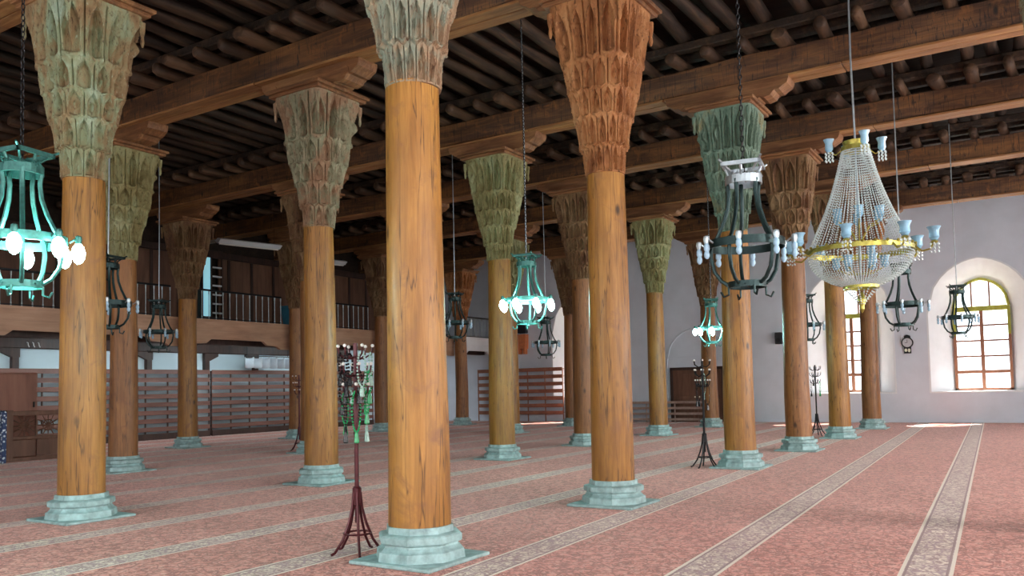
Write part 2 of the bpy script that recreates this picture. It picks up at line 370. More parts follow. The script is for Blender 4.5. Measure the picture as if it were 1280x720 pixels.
# unseen walls with tall windows that light the hall
SW = [(x, 1.3, 1.2, 4.2, 5.8) for x in (-1., 4.6, 10.2, 15.8, 21.4, 27.0)]
opening_wall('wall_south', XW, XE+1, ZT, SW, PS, M['plaster'], 0, .9)
WW = [(y, 1.3, 1.2, 4.2, 5.8) for y in (-1.5, 4., 9.5, 15., 20.5)]
opening_wall('wall_west', YS, YN, ZT, WW, PW, M['plaster'], 0, .9)
for i, (wins, P) in enumerate(((SW, PS), (WW, PW))):
    for j, w in enumerate(wins):
        A = [(w[0]-w[1], w[2])]+arch_pts(*[w[q] for q in (0, 1, 3, 4)])+[(w[0]+w[1], w[2])]; n = len(A)
        g = G().add([P(*p, 0) for p in A]+[P(*p, .9) for p in A], [(q, (q+1) % n, n+(q+1) % n, n+q) for q in range(n)])
        struct('trim_%d' % (10+i*10+j), g, M['white'], smooth=False)
        g = G()
        for x0, x1, z0, z1 in ((-1.3, -1.2, 1.2, 4.3), (1.2, 1.3, 1.2, 4.3), (-.05, .05, 1.2, 5.7), (-1.3, 1.3, 1.2, 1.3), (-1.3, 1.3, 2.7, 2.76), (-1.3, 1.3, 4.15, 4.28)):
            a = P(w[0]+x0, z0, .8); b = P(w[0]+x1, z1, .88)
            g.box(min(a[0], b[0]), max(a[0], b[0]), min(a[1], b[1]), max(a[1], b[1]), z0, z1)
        struct('window_%d' % (10+i*10+j), g, M['frame'], smooth=False)
struct('ground', G().box(XE+1.0, XE+60, -60, 60, -.6, -.4), M['ground'], smooth=False)

# ------------------------------------------------------------------ columns
def smooth01(x): x = np.clip(x, 0, 1); return x*x*(3-2*x)
def capital_mesh(name, m, seed, nt=288, nz=150, H=2.3, cells=16, tiers=(0, .16, .33, .48, .65, 1.)):
    r_ = np.random.RandomState(seed)
    th = np.linspace(0, 2*PI, nt, endpoint=False); t = np.linspace(0, 1, nz)
    TH, T = np.meshgrid(th, t)
    low = [.268, .338, .392, .428, .468]; high = [.296, .378, .416, .456, .56]
    a = np.zeros_like(T); relief = np.zeros_like(T)
    for k in range(5):
        t0, t1 = tiers[k], tiers[k+1]; jag = (.022*np.abs((((TH/(2*PI)*cells+.5*(k % 2)) % 1)-.5)*2)-.011)*(k > 0) ; jag1 = (.022*np.abs((((TH/(2*PI)*cells+.5*((k+1) % 2)) % 1)-.5)*2)-.011)*(k < 4)
        a0, a1 = t0+jag, t1+jag1; msk = (T >= a0) & ((T < a1) | (k == 4)); tt = (T-a0)/(a1-a0)
        a = np.where(msk, low[k]+(high[k]-low[k])*tt**1.3, a)
        nc = cells
        ph = (TH/(2*PI)*nc + .5*(k % 2)); s = (ph-np.floor(ph)-.5)*2       # -1..1 over a cell
        idx = np.floor(ph).astype(int) % nc
        amp = (.7+.6*r_.rand(nc))[idx]
        top = np.clip((tt-.45)/.42, 0, 1); w = .74*(1-top**1.6)
        ins = smooth01((w-np.abs(s))/.22)*smooth01(tt/.08)*(tt < .9)
        leaf = np.exp(-(s/.28)**2)*np.sin(PI*np.clip(tt*1.15, 0, 1))**1.2
        rib = np.exp(-((np.abs(s)-.97)/.12)**2)
        edge = np.exp(-((np.abs(s)-w)/.10)**2)*(tt < .9)*(tt > .04)
        w = .66*(1-top**1.8); ins = smooth01((w-np.abs(s))/.10)*smooth01((tt-.06)/.05)*(tt < .92)
        edge = np.exp(-((np.abs(s)-w-.07)/.07)**2)*(tt < .93)*(tt > .05)
        boss = smooth01(1-np.hypot(s/.30, (tt-.42)/.20))
        groove = smooth01((np.abs(s)-.90)/.08)
        rel = -.075*ins*amp+.075*boss*ins*(r_.rand(nc)[idx] > .3)+.018*edge-.045*groove*(tt < .95)
        if k == 4: rel += .035*ins*smooth01((.12-np.abs(s))/.08)*(tt > .1)
        rel += .014*np.exp(-((tt-.03)/.05)**2)*(1 if k else .2)               # lip at the foot of each tier
        relief = np.where(msk, rel, relief)
    n = 2+6.5*np.clip((T-.25)/.6, 0, 1)**1.3
    r = a/((np.abs(np.cos(TH))**n+np.abs(np.sin(TH))**n)**(1/n))
    lump = sum(.005*np.sin(q*TH+r_.rand()*6+T*r_.rand()*9) for q in range(1, 4))
    r = r+relief*(.6+.8*T)+r_.normal(0, .0016, T.shape)+lump*(T > .05)
    z = T*H
    vs = np.stack([r*np.cos(TH), r*np.sin(TH), z], -1).reshape(-1, 3)
    g = G(); g.v = [tuple(map(float, p)) for p in vs]
    g.f = [(i*nt+k, i*nt+(k+1) % nt, (i+1)*nt+(k+1) % nt, (i+1)*nt+k) for i in range(nz-1) for k in range(nt)]
    g.f += [tuple(range((nz-1)*nt, nz*nt)), tuple(reversed(range(nt)))]
    # little pendants hanging from the top corners
    for sx in (-1, 1):
        for sy in (-1, 1):
            g.lathe([(.012, 0), (.03, .06), (.022, .14), (.04, .22), (.045, .34)], 6, (sx*.52, sy*.52, H-.42))
    return mesh(name, g, m, True, 50)
def shaft_mesh(name, m, seed, r0=.292, r1=.258, H=4.25, nt=48, nz=40):
    r_ = np.random.RandomState(seed); th = np.linspace(0, 2*PI, nt, endpoint=False); z = np.linspace(0, H, nz)
    TH, Z = np.meshgrid(th, z); r = r0+(r1-r0)*(Z/H)
    for q in range(5):
        r += .0035*np.sin((q+1)*TH+r_.rand()*6)*np.cos(Z*r_.rand()*2.2+r_.rand()*6)
    cx = .010*np.sin(Z*.8+r_.rand()*6)*np.minimum(1, Z); cy = .010*np.sin(Z*.7+r_.rand()*6)*np.minimum(1, Z)
    vs = np.stack([r*np.cos(TH)+cx, r*np.sin(TH)+cy, Z], -1).reshape(-1, 3); g = G(); g.v = [tuple(map(float, p)) for p in vs]
    g.f = [(i*nt+k, i*nt+(k+1) % nt, (i+1)*nt+(k+1) % nt, (i+1)*nt+k) for i in range(nz-1) for k in range(nt)]
    g.f += [tuple(range((nz-1)*nt, nz*nt)), tuple(reversed(range(nt)))]
    return mesh(name, g, m, True, 60)
ZC, HC, ZB = 4.50, 2.30, .34       # foot of capital, its height, top of stone base
plinth_me = mesh('plinth', G().cbox(-.47, .47, -.47, .47, 0, .035, .008), M['stone'])
base_me = mesh('base', G().lathe([(.435, .035), (.425, .115), (.395, .132), (.37, .158), (.367, .175), (.40, .188), (.407, .20), (.407, .25), (.39, .264), (.33, .275), (.325, .335)], 8, rot=PI/8), M['stone'], False)
SH = {k: [shaft_mesh('shaft', M[k], s) for s in (1, 2, 3)] for k in ('shaft', 'shaft_olive', 'shaft_red')}
CAPS = {}
def cap_me(k, v):
    if (k, v) not in CAPS: CAPS[(k, v)] = capital_mesh('capital', M[k], 11+v, cells=(12, 16, 12, 16)[v])
    return CAPS[(k, v)]
abacus_me = mesh('abacus', G().cbox(-.60, .60, -.60, .60, 0, .06, .012).cbox(-.65, .65, -.65, .65, .06, .12, .012), M['bolster'])
def bolster_mesh():
    L_ = 1.2; top = .36
    half = [(.0, 0), (.58, 0), (.66, .045), (.74, .02), (.86, .05), (.93, .13), (1.02, .13), (1.09, .18), (1.17, .22), (1.2, .30), (1.2, top)]
    poly = half + [(-y, z) for y, z in half[::-1] if y > 0]
    g = G().prism(poly, 0, -.235, .235)
    for s in (-1, 1):                                           # carved scroll on each end
        for x in (-.245, .215):
            g.prism([(s*(.88+.09*math.cos(a))*1., .19+.09*math.sin(a)) for a in np.linspace(0, 2*PI, 12, endpoint=False)], 0, x, x+.03)
    return mesh('bolster', g, M['bolster'], False)
bolster_me = bolster_mesh()
cols = []
def column(x, y, capk, v, shk, label):
    t = empty('wooden_column', (x, y, 0), 0, label=label, cat='column', group='wooden columns on stone bases', kind='thing')
    b = obj('base', base_me, None, t); obj('plinth', plinth_me, None, b)
    s = obj('shaft', SH[shk][v % 3], None, t, (0, 0, .33)); s.rotation_euler.z = (x*7.3+y*3.1) % 6
    s.scale.z = (ZC-.30)/4.25
    cp = obj('capital', cap_me(capk, v), None, t, (0, 0, ZC)); obj('abacus', abacus_me, None, cp, (0, 0, HC))
    obj('bolster', bolster_me, None, t, (0, 0, ZC+HC+.12)); cols.append((x, y)); return t
CL = [
 (6.31, 10.76, 'cap_green', 0, 'shaft', 'golden column whose grey green capital rises beside the lit lamp at the left edge'),
 (6.25, 5.03, 'cap_pink', 1, 'shaft', 'largest golden column, rising right beside the maroon coat stand'),
 (10.35, 4.97, 'cap_red', 3, 'shaft', 'golden column with a fully red brown carved capital, right of the largest column'),
 (10.63, 10.74, 'cap_brown', 0, 'shaft', 'golden column behind the maroon coat stand, pale brown and green capital'),
 (15.8, 4.90, 'cap_teal', 1, 'shaft', 'golden column with a grey teal capital behind the black iron chandelier with unlit bulbs'),
 (20.1, 4.84, 'cap_dark', 2, 'shaft_red', 'column with dark brown capital just left of the crystal chandelier'),
 (24.7, 4.82, 'cap_dark', 0, 'shaft', 'slim far column directly beneath the crystal chandelier bowl'),
 (29.8, 4.80, 'cap_red', 1, 'shaft_red', 'reddish column nearest the far wall, in front of the left big arched window'),
 (15.9, 10.38, 'cap_olive', 1, 'shaft_olive', 'olive toned column beside the lit chandelier in the middle of the hall'),
 (20.23, 10.54, 'cap_dark', 3, 'shaft_red', 'brown column mostly hidden behind the red brown capital column, its left side showing'),
 (24.9, 10.32, 'cap_olive', 0, 'shaft', 'golden column with olive capital in front of the low pale shelf and white wall'),
 (30.1, 10.4, 'cap_dark', 2, 'shaft_red', 'dark topped column in front of the far wooden door'),
 (10.6, 16.54, 'cap_olive', 2, 'shaft_red', 'reddish column just right of the left golden column, under a broad brown bolster'),
 (15.8, 16.3, 'cap_dark', 0, 'shaft_red', 'column almost hidden behind the pale brown capital column'),
 (20.2, 16.3, 'cap_dark', 1, 'shaft_red', 'column hidden behind the largest front column'),
 (25.06, 15.94, 'cap_olive', 2, 'shaft', 'column showing only its right edge behind the olive toned middle column'),
 (30.04, 16.18, 'cap_dark', 3, 'shaft_red', 'dark column before the arch at the end of the far slatted rack'),
 (16.2, 21.98, 'cap_dark', 1, 'shaft', 'column at the gallery front beside the small unlit chandelier and narrow blue window'),
 (20.6, 21.95, 'cap_dark', 2, 'shaft_red', 'dark column against the gallery front, left of the column behind the coat stand'),
 (25.1, 22.02, 'cap_dark', 0, 'shaft_red', 'dim column against the gallery, left of the largest front column'),
 (30.4, 21.96, 'cap_red', 1, 'shaft_red', 'reddish column at the far end of the gallery beside the white fascia'),
 (9.8, 22.0, 'cap_dark', 3, 'shaft', 'column at the gallery front just beyond the left edge lamp'),
 (10.4, -.42, 'cap_brown', 0, 'shaft', 'column whose carved capital just enters at the upper right edge'),
]
for a in CL: column(*a)

# ------------------------------------------------------------------ ceiling timbers
XB = [6.27, 10.5, 15.85, 20.15, 24.85, 30.1]
ZBM = ZC+HC+.12+.36           # 7.28: underside of the main beams
corb = []
for kk, s in enumerate((0, 1, 2)):
    g = G(); prof = [(-.75, .10), (-.72, .02), (-.60, -.03), (-.45, -.06), (.45, -.06), (.60, -.03), (.72, .02), (.75, .10), (.75, .20), (-.75, .20)]
    w = (.085, .10, .075)[kk]
    n = 10; vs = []
    # round log stub along x with rounded noses
    for q, (x, r) in enumerate([(-.80, .05), (-.78, .10), (-.70, .125), (-.3, .115), (.3, .12), (.70, .125), (.78, .10), (.80, .05)]):
        vs += [(x, r*(w/.1)*math.cos(2*PI*i/n), .12+r*math.sin(2*PI*i/n)) for i in range(n)]
    g.add(vs, [(q*n+i, q*n+(i+1) % n, (q+1)*n+(i+1) % n, (q+1)*n+i) for q in range(7) for i in range(n)]+[tuple(range(n)), tuple(range(7*n, 8*n))])
    corb.append(mesh('corbel', g, M['corbel'], True, 50))
for i, x in enumerate(XB):
    names = ['first', 'second', 'third', 'fourth', 'fifth', 'last']
    g = G(); ys = np.linspace(YS+.01, YN-.01, 34)
    vs = []
    for y in ys:                                               # hand-hewn: slightly uneven section
        e = rng.normal(0, .012, 8); z0 = ZBM+.03+e[0]; z1 = ZBM+.53+e[1]
        vs += [(-.22+e[2], y, z0+.03), (-.19+e[3], y, z0), (.19+e[4], y, z0), (.22+e[5], y, z0+.03), (.23+e[6], y, z1), (-.23+e[7], y, z1)]
    n = 6; g.add(vs, [(q*n+k, q*n+(k+1) % n, (q+1)*n+(k+1) % n, (q+1)*n+k) for q in range(33) for k in range(n)]+[tuple(range(n)), tuple(range(33*n, 34*n))])
    desc = ['dark timber beam crossing overhead nearest the viewer, above the largest column', 'brown timber beam from the left reddish column across to the red brown capital',
            'long timber beam over the olive and grey teal capitals', 'timber beam crossing above the capital left of the crystal chandelier', 'timber beam crossing just above the crystal chandelier crown', 'timber beam nearest the far window wall'][i]
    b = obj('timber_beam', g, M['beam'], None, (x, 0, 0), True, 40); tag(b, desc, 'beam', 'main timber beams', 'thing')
    g = G()
    yy = YS+.01
    while yy < YN-.5:
        Lb = 2.6+rng.rand()*2.0; y2 = min(YN-.01, yy+Lb); o_ = rng.normal(0, .012)
        for sx in (-1, 1):
            g.cbox(o_+sx*.13-.12, o_+sx*.13+.12, yy+.01, y2-.01, ZBM-.01+rng.rand()*.01, ZBM+.035, .006)
        yy = y2
    obj('soffit_board', g, M['soffit'], b)
    y = YS+.5; k = 0
    while y < YN-.3:
        c = obj('corbel', corb[k % 3], None, b, (rng.normal(0, .03), y, ZBM+.53)); c.rotation_euler.z = rng.normal(0, .05); c.scale = (.9+rng.rand()*.25, .9+rng.rand()*.5, .95+rng.rand()*.15)
        y += .62+rng.rand()*.10; k += 1
    g = G()
    for sx in (-1, 0, 1):
        g.cbox(sx*.55-.10, sx*.55+.10, YS+.01, YN-.01, ZBM+.76, ZBM+.92, .02)
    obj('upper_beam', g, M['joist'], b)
# joists: long logs running from end to end under the boards
jm = []
for s in range(3):
    g = G(); xs = np.linspace(XW, XE, 60); 
    pts = [(x, .07*math.sin(x*.7+s*2)+rng.normal(0, .015), rng.normal(0, .015)) for x in xs]
    g.tube(pts, [.115+.012*math.sin(x*1.3+s)+abs(rng.normal(0, .006)) for x in xs], 10); jm.append(mesh('ceiling_joist', g, M['joist'], True, 50))
y = YS+.3; k = 0
while y < YN-.2:
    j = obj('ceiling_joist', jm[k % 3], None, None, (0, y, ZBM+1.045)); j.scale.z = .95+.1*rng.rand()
    tag(j, 'rough dark log joist running lengthwise under the ceiling boards', 'joist', 'log joists under the ceiling', 'thing')
    y += .50+rng.rand()*.16; k += 1

# ------------------------------------------------------------------ gallery on the north side
YG = 22.34
gal = empty('gallery', (8, YG, 0), label='timber gallery with pale brown fascia running behind the left columns', cat='gallery', kind='thing')
obj('gallery_floor', G().box(0, XE-8-.02, .12, YN-YG-.01, 3.55, 3.95), M['darkwood'], gal, smooth=False)
xs = [8.0]+[c+0 for c in (10.1, 16.2, 20.6, 25.1, 30.4)]+[XE-.02]
for i, (a, b) in enumerate(zip(xs[:-1], xs[1:])):
    a0, b0 = a-8, b-8
    poly = [(a0, 3.98), (a0, 3.10), (a0+.38, 3.10), (a0+.55, 3.20), (a0+.95, 3.22), (a0+1.15, 3.36), (b0-1.15, 3.36), (b0-.95, 3.22), (b0-.55, 3.20), (b0-.38, 3.10), (b0, 3.10), (b0, 3.98)]
    g = G().prism(poly, 1, 0, .12).box(a0, b0, -.03, 0, 3.62, 3.66).box(a0, b0, -.05, 0, 3.92, 3.99)
    f = obj('fascia', g, M['gallery'] if i < 5 else M['white'], gal, smooth=False)  # last bay is white, the others brown
    if i == 5: f['label'] = 'white end of the fascia'
obj('soffit_beam', G().box(.0, XE-8-.05, .9, 1.2, 3.25, 3.56), M['darkwood'], gal, smooth=False)
bal = mesh('baluster', G().lathe([(.022, 0), (.022, .1), (.014, .14), (.014, .80), (.022, .84), (.022, .92)], 6), M['rail'])
bounds = [8.0, 10.1, 16.2, 20.6, 25.1, 30.4, XE]
desc = ['dark railing of the gallery at the left edge behind the lit lamp', 'gallery railing stretch above the small unlit chandelier', 'gallery railing stretch with a blue bin behind it',
        'gallery railing between the pale brown capital column and dim column', 'gallery railing beside the largest front column', 'short gallery railing above the white fascia end']
for i, (a, b) in enumerate(zip(bounds[:-1], bounds[1:])):
    r = empty('gallery_railing', (a+.3, YG+.08, 3.98), label=desc[i], cat='railing', group='gallery railings', kind='thing'); W_ = b-a-.6
    obj('handrail', G().cbox(0, W_, -.035, .035, .92, .98, .01), M['blackiron'], r); obj('bottom_rail', G().cbox(0, W_, -.02, .02, .04, .07, .005), M['blackiron'], r)
    n = int(W_/.27)
    for k in range(n+1): obj('baluster', bal, None, r, (k*W_/n, 0, .0))
# timber partition at the back of the gallery
YP = 27.35
part = empty('timber_partition', (9, YP, 3.95), label='dark brown boarded partition with upright battens behind the gallery railing', cat='partition', kind='thing')
g = G().box(0, 11.6, 0, .08, 0, 3.0).box(12.6, 25.1, 0, .08, 0, 3.0); obj('boarding', g, M['panelwood'], part, smooth=False)
for k in range(22):
    x = .4+k*1.15
    if 11.3 < x < 12.9: continue
    obj('batten', G().cbox(x-.06, x+.06, -.04, 0, 0, 3.0, .01), M['darkwood'], part)
obj('top_beam', G().cbox(0, 25.1, -.10, .1, 3.0, 3.27, .02), M['darkwood'], part)
W4 = tag(empty('window_4', (20.75, YP-.02, 4.6)), kind='structure')
g = G().box(.0, .06, -.05, .05, 0, 2.6).box(.42, .48, -.05, .05, 0, 2.6).box(0, .98, -.05, .05, 2.56, 2.66).box(.92, .98, -.05, .05, 0, 2.6).box(0, .98, -.05, .05, -.05, .03); obj('window_frame', g, M['darkwood'], W4, smooth=False)
obj('pane', G().box(.06, .42, .0, .02, .03, 2.56), M['blueglass'], W4, smooth=False)
g = G()
for k in range(6): g.box(.5, .92, -.06, .03, .15+k*.36, .21+k*.36)
tag(obj('shelf_slats', g, M['white'], W4, smooth=False), label='white slats beside the blue pane')
# bin on the gallery
t = empty('plastic_bin', (21.45, YG+.9, 3.95), label='blue plastic bin standing on the gallery behind the railing', cat='bin', kind='thing')
obj('body', G().lathe([(.20, 0), (.30, .78)], 4, rot=PI/4), M['bluebin'], t, smooth=False); obj('rim', G().lathe([(.29, .76), (.33, .76), (.33, .82), (.29, .82), (.29, .76)], 4, rot=PI/4, cap=False), M['bluebin'], t, smooth=False)
# white tube lamps above the gallery
for x, y, z, Lh, lab in ((17.8, 22.6, 6.55, 2.2, 'long white tube lamp tilted above the gallery beside a dark carved capital'), (22.9, 22.9, 6.50, .9, 'short white tube lamp above the gallery seen right of the coat stand column')):
    t = empty('tube_lamp', (x, y, z), -.25, label=lab, cat='lamp', group='tube lamps over the gallery', kind='thing')
    obj('housing', G().prism([(-.22, .10), (-.06, 0), (.06, 0), (.22, .10), (.05, .16), (-.05, .16)], 0, 0, Lh), M['white'], t, smooth=False)
    obj('tube', G().tube([(.05, 0, -.025), (Lh-.05, 0, -.025)], .022, 8), M['ball'], t)
    g = G()
    for q in (.2, Lh-.2): g.tube([(q, 0, .15), (q, 0, 8.2-z)], .006, 5)
    obj('suspension_rod', g, M['blackiron'], t)

# posts and beam on the white wall under the gallery
for i, x in enumerate((9.4, 11.6, 13.9, 16.2, 18.6, 21.1, 23.5, 26.0, 28.5)):
    t = empty('wall_mounted_post', (x, YN-.12, 0), label='dark timber post against the white wall under the gallery', cat='post', group='timber posts under the gallery', kind='thing')
    obj('post', G().cbox(-.10, .10, -.06, .11, 2.53, 3.2, .015), M['darkwood'], t)
    obj('bracket', G().prism([(-.12, 3.2), (-.12, 2.9), (.12, 2.9), (.5, 3.08), (.5, 3.2)] if i % 2 else [(-.5, 3.2), (-.5, 3.08), (-.12, 2.9), (.12, 2.9), (.12, 3.2)], 1, -.08, .08), M['darkwood'], t, smooth=False)
tag(obj('wall_plate', G().cbox(9, 29, -.12, .1, 0, .36, .02), M['darkwood'], None, (0, YN-.12, 3.19)), 'dark horizontal timber under the gallery above the white wall', 'beam', kind='thing')

for i, x in enumerate((11.5, 16.2, 20.9, 25.6, 30.3)):  # unseen fill lamps, added to brighten the racks and wall under the gallery
    t = empty('tube_lamp', (x-.6, 24.6, 3.47), label='added unseen fill lamp under the gallery floor', cat='lamp', group='added fill lamps under the gallery', kind='thing')
    obj('housing', G().cbox(0, 1.2, -.08, .08, .02, .08, .01), M['white'], t); obj('tube', G().tube([(.04, 0, 0), (1.16, 0, 0)], .016, 8), M['tube_fill'], t)
    l = bpy.data.lights.new('gallery_fill_light', 'AREA'); l.shape = 'RECTANGLE'; l.size = 1.2; l.size_y = .1; l.energy = 65; l.color = (.78, .95, 1.)
    lo = bpy.data.objects.new('gallery_fill_light', l); C.objects.link(lo); lo.location = (x, 24.6, 3.44); lo.rotation_euler = (.55, 0, 0)
# shoe racks
def rack(x, y, w, along, n, m, label, group, h=2.5, z0=.30, kick=True, nd=5, rz=0., lip=.12, dep=.30):
    t = empty('shoe_rack', (x, y, 0), rz, label=label, cat='rack', group=group, kind='thing')
    for k in range(n):
        z = z0+(h-z0-.04)*k/(n-1)
        g = G().box(0, w, -dep, 0, z-.012, z+.012).box(0, w, -dep-.02, -dep, z-lip*.55, z+lip*.45); obj('shelf', g, m, t, smooth=False)
    for k in range(nd+1):
        xx = k*w/nd; obj('divider', G().box(xx-.017, xx+.017, -dep+.01, -dep+.06, 0 if not kick else .02, h), M['darkwood'] if kick else m, t, smooth=False)
    if kick: obj('kickboard', G().box(0, w, -dep-.04, -dep+.02, 0, .22), M['darkwood'], t, smooth=False)
    return t
for i, (x, w, lab) in enumerate(((11.9, 4.4, 'brown slatted shoe rack behind the two left columns'), (16.4, 4.5, 'brown slatted shoe rack between the gallery columns, one row with open gaps'),
        (21.0, 4.6, 'long slatted shoe rack left of the dark gallery column, some gaps open'), (25.8, 4.4, 'slatted shoe rack seen between the coat stand and its golden column'))):
    rack(x, YN-.26, w, 0, 8, M['rackwood'], lab, 'slatted shoe racks below the gallery', 2.5, .38, lip=.16)
rack(XE-.04, 23.47, 4.75, 0, 7, M['farrack'], 'slatted wooden rack against the far wall with reddish shelves', 'racks on the far wall', 2.48, .42, False, 5, -PI/2, .17)
t = rack(XE-.04, 15.85, 3.9, 0, 4, M['palerack'], 'low pale wooden shelf under the far wall beside the door', 'racks on the far wall', .88, .12, False, 3, -PI/2, .10, .4)
bpy.context.view_layer.update()

# ------------------------------------------------------------------ things at the left
t = empty('lattice_screen', (10.93, 22.02, 0), label='dark carved wooden screen with lattice panels beside the left golden column', cat='screen', kind='thing')
W_, H_ = 2.1, 1.27
obj('frame', G().cbox(0, .16, -.05, .05, 0, 1.30, .01).cbox(W_-.1, W_, -.05, .05, 0, H_, .01).cbox(.16, W_-.1, -.05, .05, H_-.12, H_, .01).cbox(.16, W_-.1, -.05, .05, .55, .63, .01).cbox(.16, W_-.1, -.05, .05, 0, .10, .01), M['panelwood'], t)
g = G()
for k in range(3):
    x0 = .16+k*.61; x1 = x0+.61; g.box(x1-.03, x1+.01, -.03, .03, .63, H_-.12); cx = (x0+x1)/2-.01; cz = (.63+H_-.12)/2
    for q in range(6):
        a = PI*q/6
        dx, dz = .30*math.cos(a), .30*math.sin(a); kx = min(1, .27/max(1e-3, abs(dx))); kz = min(1, .25/max(1e-3, abs(dz))); f = min(kx, kz) if q % 3 else 1
        g.tube([(cx-dx*f, 0, cz-dz*f), (cx+dx*f, 0, cz+dz*f)], .016, 4)
    g.tube([(cx+.15*math.cos(2*PI*q/6), 0, cz+.15*math.sin(2*PI*q/6)) for q in range(6)], .018, 4, True)
obj('lattice', g, M['panelwood'], t, smooth=False)
for k in range(3): obj('panel', G().cbox(.17+k*.60, .17+k*.60+.56, -.02, .02, .11, .54, .012), M['panelwood'], t)
t = empty('wooden_cabinet', (11.05, 23.0, 0), label='plain reddish brown cabinet standing behind the lattice screen at the left edge', cat='cabinet', kind='thing')
obj('body', G().cbox(0, 1.18, 0, .45, 0, 2.28, .015), M['cabinet'], t)
dd = obj('door', G().cbox(.02, 1.16, -.03, 0, .1, 2.24, .01), M['cabinet'], t); obj('handle', G().cbox(1.05, 1.08, -.07, -.03, 1.35, 1.5, .006), M['blackiron'], dd)
t = obj('patterned_cloth', G().prism([(0, 0), (.0, 1.25), (.05, 1.3), (.1, 1.25), (.09, 0)], 1, -.25, .25), M['patterned'], None, (10.70, 21.95, 0), smooth=False)
tag(t, 'blue and white patterned cloth hanging at the left edge beside the lattice screen', 'cloth', kind='thing')
# pleated curtain
g = G(); n = 90; vs = []
for i in range(n+1):
    x = 2.3*i/n; yv = .13*math.sin(x*2*PI/.4); 
    for z in (3.02, 2.85, 2.62): vs.append((x, yv, z+.03*math.cos(x*2*PI/.4)))
g.add(vs, [(i*3+k, (i+1)*3+k, (i+1)*3+k+1, i*3+k+1) for i in range(n) for k in range(2)])
t = empty('short_curtain', (22.2, 26.55, 0), label='short white pleated curtain hanging under the gallery above the shoe rack', cat='curtain', kind='thing')
o = obj('cloth', g, M['curtain'], t); sm = o.modifiers.new('thickness', 'SOLIDIFY'); sm.thickness = .012
g = G().tube([(0, 0, 3.08), (2.3, 0, 3.08)], .015, 8).tube([(.1, 0, 3.08), (.1, 0, 3.55)], .01, 6).tube([(2.2, 0, 3.08), (2.2, 0, 3.55)], .01, 6); obj('curtain_rod', g, M['blackiron'], t)
# small hooks on the timber at the left
for k in range(3):
    o = obj('wall_hook', G().tube([(0, 0, .05), (0, -.06, .03), (0, -.08, -.05), (.04, -.06, -.10)], .016, 6), M['ball'], None, (14.2+k*.17, YN-.26, 3.33))
    tag(o, 'small white hook on the dark timber above the cabinet', 'hook', 'white hooks on the timber', 'thing')

# ------------------------------------------------------------------ things on the far wall
t = empty('wall_clock', (XE, 4.17, 2.55), label='small round pendulum clock with dark rim between the two arched windows', cat='clock', kind='thing')
def disc(R, x0, x1, z, n=28): return G().prism([(R*math.cos(2*PI*i/n), z+R*math.sin(2*PI*i/n)) for i in range(n)], 0, x0, x1)
obj('case', disc(.205, -.09, 0, .42).box(-.08, 0, -.12, .12, .02, .30).prism([(-.12, .56), (.12, .56), (.1, .68), (0, .72), (-.1, .68)], 0, -.06, 0), M['blackiron'], t)
dl = obj('dial', disc(.165, -.10, -.085, .42), M['dial'], t)
obj('hands', G().box(-.108, -.10, -.008, .008, .42, .54).box(-.108, -.10, 0, .08, .412, .428), M['black'], dl)
obj('pendulum', G().prism([(.055+.05*math.cos(a), .14+.06*math.sin(a)) for a in np.linspace(0, 2*PI, 14, endpoint=False)], 0, -.095, -.08).prism([(-.055+.045*math.cos(a), .13+.07*math.sin(a)) for a in np.linspace(0, 2*PI, 14, endpoint=False)], 0, -.095, -.08), M['brass'], t)
t = empty('wall_mounted_loudspeaker', (XE, 8.86, 3.13), label='small black loudspeaker box mounted high on the far wall between columns', cat='loudspeaker', kind='thing')
obj('housing', G().cbox(-.22, -.03, -.13, .13, 0, .47, .015), M['black'], t); obj('bracket', G().box(-.04, 0, -.05, .05, .15, .3), M['blackiron'], t)
obj('speaker_cone', G().prism([(.09*math.cos(a), .16+.09*math.sin(a)) for a in np.linspace(0, 2*PI, 16, endpoint=False)], 0, -.23, -.215), M['blackiron'], t)
t = empty('wall_mounted_box', (XE, 20.95, 3.2), label='orange box with two short feet mounted on the far wall right of the olive column', cat='box', kind='thing')
obj('body', G().prism([(-.22, .25), (.22, .25), (.25, .95), (-.25, .95)], 0, -.3, 0), M['orange'], t, smooth=False)
for s in (-1, 1): obj('foot', G().cbox(-.28, -.05, s*.14-.06, s*.14+.06, 0, .25, .01), M['orange'], t)
o = obj('wall_mounted_loudspeaker', G().cbox(-.25, 0, -.22, .22, 0, .5, .02), M['black'], None, (XE, 20.95, 4.2)); tag(o, 'dark box on the far wall just above the orange box', 'loudspeaker', kind='thing')

